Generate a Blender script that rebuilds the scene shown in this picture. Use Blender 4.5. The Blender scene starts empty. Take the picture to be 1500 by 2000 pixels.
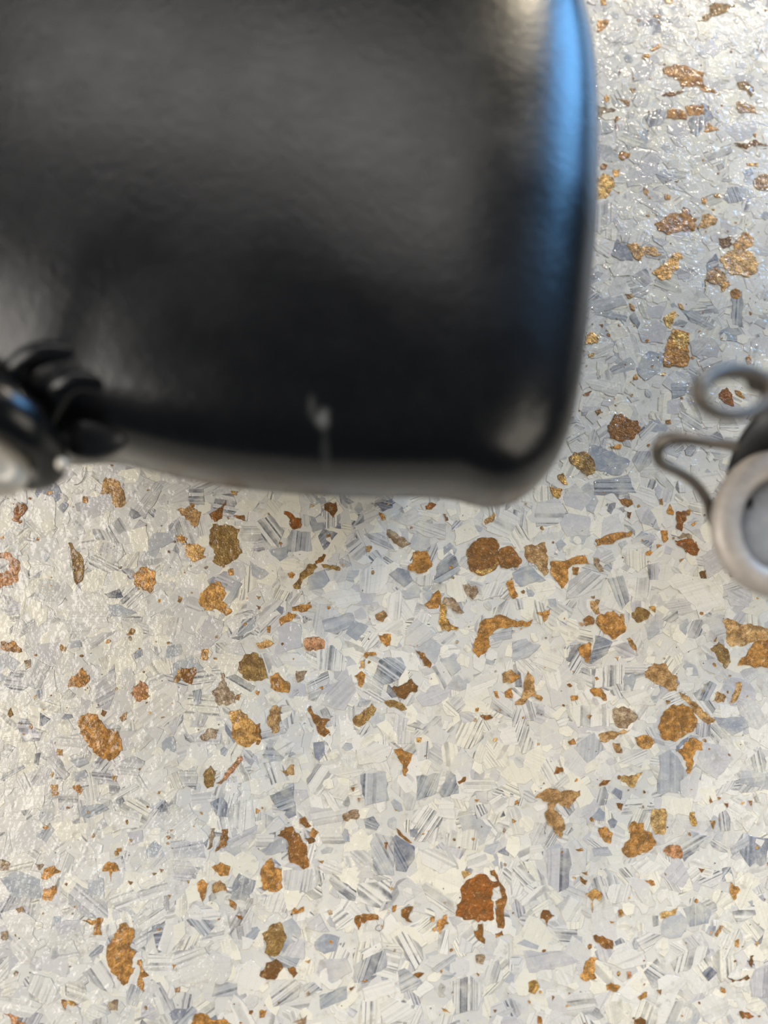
import bpy, bmesh, math, random
from mathutils import Vector, Matrix
import numpy as np

# ------------------------------------------------------------------ camera, world, lamps, exposure
scene = bpy.context.scene
COL = scene.collection
FPX = 1503.0                      # focal length in pixels of the 1500 x 2000 frame
TILT = math.radians(12.0)
DIST = 0.28
CAM = Vector((0.0, -DIST * math.sin(TILT), DIST * math.cos(TILT)))
cam_data = bpy.data.cameras.new('camera')
cam = bpy.data.objects.new('camera', cam_data)
COL.objects.link(cam)
cam.location = CAM
cam.rotation_euler = (TILT, 0, 0)
cam_data.sensor_fit = 'HORIZONTAL'
cam_data.sensor_width = 36.0
cam_data.lens = 36.0 * FPX / 1500.0
cam_data.clip_start = 0.005
cam_data.clip_end = 50
cam_data.dof.use_dof = True
cam_data.dof.focus_distance = 0.272
cam_data.dof.aperture_fstop = 8.0
scene.camera = cam

world = bpy.data.worlds.new('world')
scene.world = world
world.use_nodes = True
world.node_tree.nodes['Background'].inputs[0].default_value = (0.60, 0.78, 1.0, 1)
world.node_tree.nodes['Background'].inputs[1].default_value = 0.11

def lamp(name, loc, target, size, power, color, sy=None, spread=None):
    d = bpy.data.lights.new(name, 'AREA')
    d.shape = 'RECTANGLE' if sy else 'DISK'
    d.size = size
    if sy:
        d.size_y = sy
    d.energy = power
    d.color = color
    if spread:
        d.spread = math.radians(spread)
    o = bpy.data.objects.new(name, d)
    COL.objects.link(o)
    o.location = loc
    o.rotation_euler = (Vector(target) - Vector(loc)).to_track_quat('-Z', 'Y').to_euler()
    return o

# lamps: a dim ceiling panel ahead, added warm fills at both sides, a blue daylight window at the right
panel = lamp('ceiling_panel', (-0.40, 1.90, 2.4), (-0.40, 1.90, 0), 2.6, 25, (1.0, 0.95, 0.90), 0.68)
panel.rotation_euler = (0, 0, math.radians(-12))
lamp('floor_fill', (-2.4, 0.0, 2.2), (0, 0, 0), 2.2, 106, (1.0, 0.94, 0.87), 2.0)  # added unseen fill from the left, gives the floor most of its light
lamp('right_fill', (2.4, -1.0, 1.9), (0, 0, 0), 2.0, 37, (1.0, 0.91, 0.77), 1.6)  # added unseen fill, brightens the floor strip right of the bag
lamp('daylight_window', (2.1, 2.0, 0.90), (0.0, 0.5, 0.2), 0.85, 62, (0.19, 0.51, 1.0), 1.2)
lamp('far_ceiling_lamp', (2.3, 4.3, 2.2), (0.1, 0.1, 0), 0.6, 130, (1.0, 0.86, 0.64))

scene.view_settings.view_transform = 'Standard'
scene.view_settings.look = 'None'
scene.view_settings.exposure = 0.0
scene.view_settings.gamma = 1.0
scene.view_settings.use_curve_mapping = False

# ------------------------------------------------------------------ helpers
CT, ST = math.cos(TILT), math.sin(TILT)
def ray(px, py):
    x, y, z = (px - 750) / FPX, (1000 - py) / FPX, -1.0
    return Vector((x, y * CT - z * ST, y * ST + z * CT))
def P(px, py, z=0.0):
    """point of the place at height z that the photograph shows at this pixel"""
    r = ray(px, py)
    return CAM + r * ((z - CAM.z) / r.z)
def S(px, py, z=0.0):
    """metres per pixel there"""
    r = ray(px, py)
    return ((z - CAM.z) / r.z) / FPX
def to_px(v):
    d = v - CAM
    y = d.y * CT + d.z * ST
    z = -d.y * ST + d.z * CT
    return 750 + FPX * d.x / -z, 1000 - FPX * y / -z
def lin(c):
    return tuple((v / 255 / 12.92) if v / 255 <= 0.04045 else ((v / 255 + 0.055) / 1.055) ** 2.4 for v in c)

class NT:
    """small node-tree writer"""
    def __init__(self, name):
        self.m = bpy.data.materials.new(name)
        self.m.use_nodes = True
        self.t = self.m.node_tree
        self.b = self.t.nodes['Principled BSDF']
    def n(self, kind, **kw):
        nd = self.t.nodes.new(kind)
        ins = kw.pop('ins', {})
        for k, v in kw.items():
            setattr(nd, k, v)
        for k, v in ins.items():
            self.put(nd.inputs[k], v)
        return nd
    def put(self, sock, v):
        if isinstance(v, bpy.types.NodeSocket):
            self.t.links.new(v, sock)
        else:
            sock.default_value = v
    def math(self, op, a, b=0.0, c=0.0, clamp=False):
        nd = self.n('ShaderNodeMath', operation=op, use_clamp=clamp)
        for i, v in enumerate((a, b, c)):
            self.put(nd.inputs[i], v)
        return nd.outputs[0]
    def smooth(self, v, lo, hi, a=0.0, b=1.0):
        nd = self.n('ShaderNodeMapRange', interpolation_type='SMOOTHSTEP')
        for k, x in (('Value', v), ('From Min', lo), ('From Max', hi), ('To Min', a), ('To Max', b)):
            self.put(nd.inputs[k], x)
        return nd.outputs[0]
    def mix(self, f, a, b, mode='MIX'):
        nd = self.n('ShaderNodeMix', data_type='RGBA', blend_type=mode)
        self.put(nd.inputs['Factor'], f)
        self.put(nd.inputs[6], a)
        self.put(nd.inputs[7], b)
        return nd.outputs[2]
    def noise(self, vec, scale, detail=2.0, rough=0.5, dims='3D', w=None, dist=0.0):
        nd = self.n('ShaderNodeTexNoise', noise_dimensions=dims)
        nd.inputs['Scale'].default_value = scale
        nd.inputs['Detail'].default_value = detail
        nd.inputs['Roughness'].default_value = rough
        nd.inputs['Distortion'].default_value = dist
        if vec is not None:
            self.put(nd.inputs['Vector'], vec)
        if w is not None:
            self.put(nd.inputs['W'], w)
        return nd.outputs['Fac']
    def pos(self):
        return self.n('ShaderNodeNewGeometry').outputs['Position']
    def attr(self, name, out):
        return self.n('ShaderNodeAttribute', attribute_name=name).outputs[out]
    def bump(self, h, strength, dist, normal=None):
        nd = self.n('ShaderNodeBump')
        nd.inputs['Strength'].default_value = strength
        nd.inputs['Distance'].default_value = dist
        self.put(nd.inputs['Height'], h)
        if normal is not None:
            self.put(nd.inputs['Normal'], normal)
        return nd.outputs[0]
    def set(self, **kw):
        for k, v in kw.items():
            self.put(self.b.inputs[k.replace('_', ' ')], v)

def resin_coat(t, pos):
    """clear, uneven lacquer over the flakes: the same relief on every flake material, so that it runs on across their edges"""
    a = t.noise(pos, 210, 2.0, 0.5)
    b = t.noise(pos, 760, 2.0, 0.5)
    patch = t.smooth(t.noise(pos, 48, 2.0, 0.5), 0.40, 0.62, 0.25, 1.0)
    h = t.math('ADD', a, t.math('MULTIPLY', t.math('MULTIPLY', b, patch), 0.6))
    t.set(Coat_Weight=0.8, Coat_Roughness=0.06, Coat_IOR=1.48, Coat_Normal=t.bump(h, 1.0, 0.0010))

def chip_material():
    t = NT('pale_chip_material')
    pos = t.pos()
    tone = t.attr('tone', 'Color')
    par = t.n('ShaderNodeSeparateColor', ins={0: t.attr('par', 'Color')})
    suv = t.n('ShaderNodeSeparateXYZ', ins={0: t.attr('suv', 'Vector')})
    u, v = suv.outputs[0], suv.outputs[1]
    uu = t.math('ADD', t.math('MULTIPLY', u, par.outputs[1]), t.math('MULTIPLY', par.outputs[2], 600.0))
    wav = t.math('MULTIPLY', t.math('SUBTRACT', t.noise(pos, 260, 1.0), 0.5), 0.5)
    w1 = t.noise(None, 0.55, 2.0, 0.6, '1D', t.math('ADD', uu, wav))
    w2 = t.noise(None, 1.9, 2.0, 0.6, '1D', t.math('ADD', uu, 37.0))
    w3 = t.noise(None, 0.22, 0.0, 0.5, '1D', t.math('ADD', uu, 91.0))
    band = t.smooth(w1, 0.52, 0.40)
    line = t.math('MULTIPLY', t.smooth(w2, 0.47, 0.40), t.smooth(w3, 0.36, 0.50))
    fade = t.smooth(t.noise(pos, 210, 2.0), 0.30, 0.56)
    m = t.math('MAXIMUM', t.math('MULTIPLY', band, 0.62), line)
    m = t.math('MULTIPLY', t.math('MULTIPLY', m, t.math('MULTIPLY', par.outputs[0], 1.45)), t.math('ADD', t.math('MULTIPLY', fade, 0.7), 0.3), clamp=True)
    lite = t.math('MULTIPLY', t.smooth(w2, 0.56, 0.68), t.math('MULTIPLY', par.outputs[0], 0.45))
    col = t.mix(lite, tone, (0.76, 0.76, 0.74, 1))
    col = t.mix(m, col, t.mix(0.88, col, (0.06, 0.067, 0.088, 1)))
    mott = t.noise(pos, 420, 4.0, 0.65)
    col = t.mix(t.smooth(mott, 0.42, 0.72, 0.0, 0.30), col, (0.74, 0.72, 0.66, 1))
    film = t.smooth(t.noise(pos, 95, 4.0, 0.62), 0.46, 0.68, 0.0, 0.50)
    col = t.mix(film, col, (0.68, 0.645, 0.52, 1))
    murk = t.smooth(t.noise(pos, 170, 5.0, 0.7), 0.55, 0.72, 0.0, 0.55)
    col = t.mix(murk, col, (0.36, 0.32, 0.26, 1))
    scr = t.math('MULTIPLY', t.smooth(t.noise(None, 3.4, 1.0, 0.5, '1D', t.math('ADD', v, t.math('MULTIPLY', u, 0.35))), 0.64, 0.70), 0.22)
    col = t.mix(scr, col, (0.28, 0.27, 0.27, 1))
    grime = t.noise(pos, 1500, 2.0, 0.6)
    spot = t.math('MULTIPLY', t.smooth(grime, 0.66, 0.74), t.smooth(t.noise(pos, 130, 2.0), 0.45, 0.62))
    col = t.mix(t.math('MULTIPLY', spot, 0.6), col, (0.19, 0.17, 0.15, 1))
    t.set(Base_Color=col, Roughness=0.42, Normal=t.bump(t.noise(pos, 1400, 3.0), 0.25, 0.0002))
    t.b.inputs['Specular IOR Level'].default_value = 0.35
    resin_coat(t, pos)
    return t.m

def amber_material():
    t = NT('amber_flake_material')
    pos = t.pos()
    tone = t.attr('tone', 'Color')
    par = t.n('ShaderNodeSeparateColor', ins={0: t.attr('par', 'Color')})
    big = t.noise(pos, 330, 3.0, 0.6)
    fine = t.noise(pos, 1500, 3.0, 0.65)
    crk = t.n('ShaderNodeTexVoronoi', feature='DISTANCE_TO_EDGE', ins={'Scale': 300.0})
    wv = t.n('ShaderNodeVectorMath', operation='ADD', ins={0: pos})
    off = t.n('ShaderNodeTexNoise', ins={'Vector': pos, 'Scale': 500.0})
    sc = t.n('ShaderNodeVectorMath', operation='SCALE', ins={0: off.outputs['Color'], 'Scale': 0.006})
    t.t.links.new(sc.outputs[0], wv.inputs[1])
    t.t.links.new(wv.outputs[0], crk.inputs['Vector'])
    col = t.mix(t.smooth(big, 0.36, 0.62), t.mix(0.70, tone, (0.15, 0.078, 0.026, 1)), tone)
    col = t.mix(t.smooth(big, 0.58, 0.78, 0.0, 0.45), col, (0.76, 0.52, 0.24, 1))
    col = t.mix(t.smooth(fine, 0.58, 0.68, 0.0, 0.65), col, (0.11, 0.06, 0.02, 1))
    col = t.mix(t.smooth(crk.outputs['Distance'], 0.05, 0.0, 0.0, 0.28), col, t.mix(par.outputs[0], (0.12, 0.06, 0.012, 1), (0.85, 0.62, 0.30, 1)))
    mid = t.noise(pos, 760, 4.0, 0.6, dist=0.6)
    col = t.mix(t.smooth(mid, 0.53, 0.42, 0.0, 0.42), col, (0.16, 0.080, 0.024, 1))
    col = t.mix(t.smooth(mid, 0.58, 0.70, 0.0, 0.40), col, (0.86, 0.64, 0.34, 1))
    h = t.math('ADD', t.math('MULTIPLY', big, 1.0), t.math('MULTIPLY', fine, 0.35))
    h = t.math('ADD', h, t.smooth(crk.outputs['Distance'], 0.0, 0.12, 0.0, 0.18))
    t.set(Base_Color=col, Metallic=t.math('MULTIPLY', par.outputs[0], 0.9), Roughness=0.34, Normal=t.bump(h, 0.8, 0.0009))
    t.b.inputs['Specular IOR Level'].default_value = 0.2
    resin_coat(t, pos)
    return t.m

def floor_material():
    """resin bed: cream with paler and greyer shards sunk in it, the look the floor keeps beyond the built flakes"""
    t = NT('resin_floor_material')
    pos = t.pos()
    vor = t.n('ShaderNodeTexVoronoi', ins={'Vector': pos, 'Scale': 120.0})
    cell = t.n('ShaderNodeSeparateColor', ins={0: vor.outputs['Color']})
    edge = t.n('ShaderNodeTexVoronoi', feature='DISTANCE_TO_EDGE', ins={'Vector': pos, 'Scale': 120.0})
    cream = t.mix(t.noise(pos, 90, 4.0, 0.6), (0.58, 0.55, 0.46, 1), (0.74, 0.72, 0.64, 1))
    shard = t.mix(cell.outputs[0], (0.57, 0.56, 0.54, 1), (0.74, 0.72, 0.67, 1))
    col = t.mix(t.smooth(edge.outputs['Distance'], 0.02, 0.09, 0.0, 0.55), cream, shard)
    dirt = t.noise(pos, 240, 5.0, 0.7)
    col = t.mix(t.smooth(dirt, 0.52, 0.72, 0.0, 0.62), col, (0.36, 0.32, 0.25, 1))
    t.set(Base_Color=col, Roughness=0.4, Normal=t.bump(dirt, 0.3, 0.0003))
    resin_coat(t, pos)
    return t.m

def leather_material():
    t = NT('black_leather_material')
    pos = t.n('ShaderNodeTexCoord').outputs['Object']
    g1 = t.n('ShaderNodeTexVoronoi', ins={'Vector': pos, 'Scale': 900.0})
    g2 = t.noise(pos, 420, 4.0, 0.6, dist=0.8)
    g3 = t.noise(pos, 60, 2.0, 0.5)
    h = t.math('ADD', t.math('MULTIPLY', g1.outputs['Distance'], 0.25), g2)
    col = t.mix(t.smooth(g2, 0.4, 0.7), (0.0022, 0.0022, 0.0025, 1), (0.0036, 0.0035, 0.0036, 1))
    # pale rubbed scuff and its faint streak, fixed on the hide
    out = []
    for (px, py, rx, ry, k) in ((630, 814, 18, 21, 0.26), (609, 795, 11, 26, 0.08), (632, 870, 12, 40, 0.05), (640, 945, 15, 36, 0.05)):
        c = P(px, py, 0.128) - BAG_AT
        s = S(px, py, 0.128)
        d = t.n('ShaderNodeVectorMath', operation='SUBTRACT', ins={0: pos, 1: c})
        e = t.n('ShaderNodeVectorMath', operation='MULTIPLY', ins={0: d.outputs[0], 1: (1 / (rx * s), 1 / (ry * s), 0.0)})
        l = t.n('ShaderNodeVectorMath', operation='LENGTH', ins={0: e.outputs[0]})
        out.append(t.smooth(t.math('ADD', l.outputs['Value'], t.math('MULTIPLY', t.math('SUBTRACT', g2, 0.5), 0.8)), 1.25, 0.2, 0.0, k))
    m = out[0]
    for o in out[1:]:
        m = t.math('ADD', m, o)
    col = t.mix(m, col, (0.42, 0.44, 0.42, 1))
    t.set(Base_Color=col, Roughness=t.smooth(g3, 0.3, 0.7, 0.23, 0.29), Normal=t.bump(h, 0.15, 0.0005), IOR=1.45)
    t.b.inputs['Specular IOR Level'].default_value = 0.5
    return t.m

def simple(name, color, rough=0.4, metal=0.0, bump=None):
    t = NT(name)
    pos = t.n('ShaderNodeTexCoord').outputs['Object']
    f = t.noise(pos, 500, 3.0)
    c = t.mix(t.smooth(f, 0.35, 0.7), tuple(v * 0.86 for v in color) + (1,), tuple(color) + (1,))
    t.set(Base_Color=c, Roughness=t.smooth(t.noise(pos, 160, 2.0), 0.3, 0.7, rough * 0.85, rough * 1.15), Metallic=metal)
    if bump:
        t.set(Normal=t.bump(f, bump, 0.0004))
    return t.m

def link(name, me, mat, parent=None, smooth=False):
    o = bpy.data.objects.new(name, me)
    COL.objects.link(o)
    if mat:
        me.materials.append(mat)
    if parent:
        o.parent = parent
    if smooth:
        me.shade_smooth()
    return o
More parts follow.
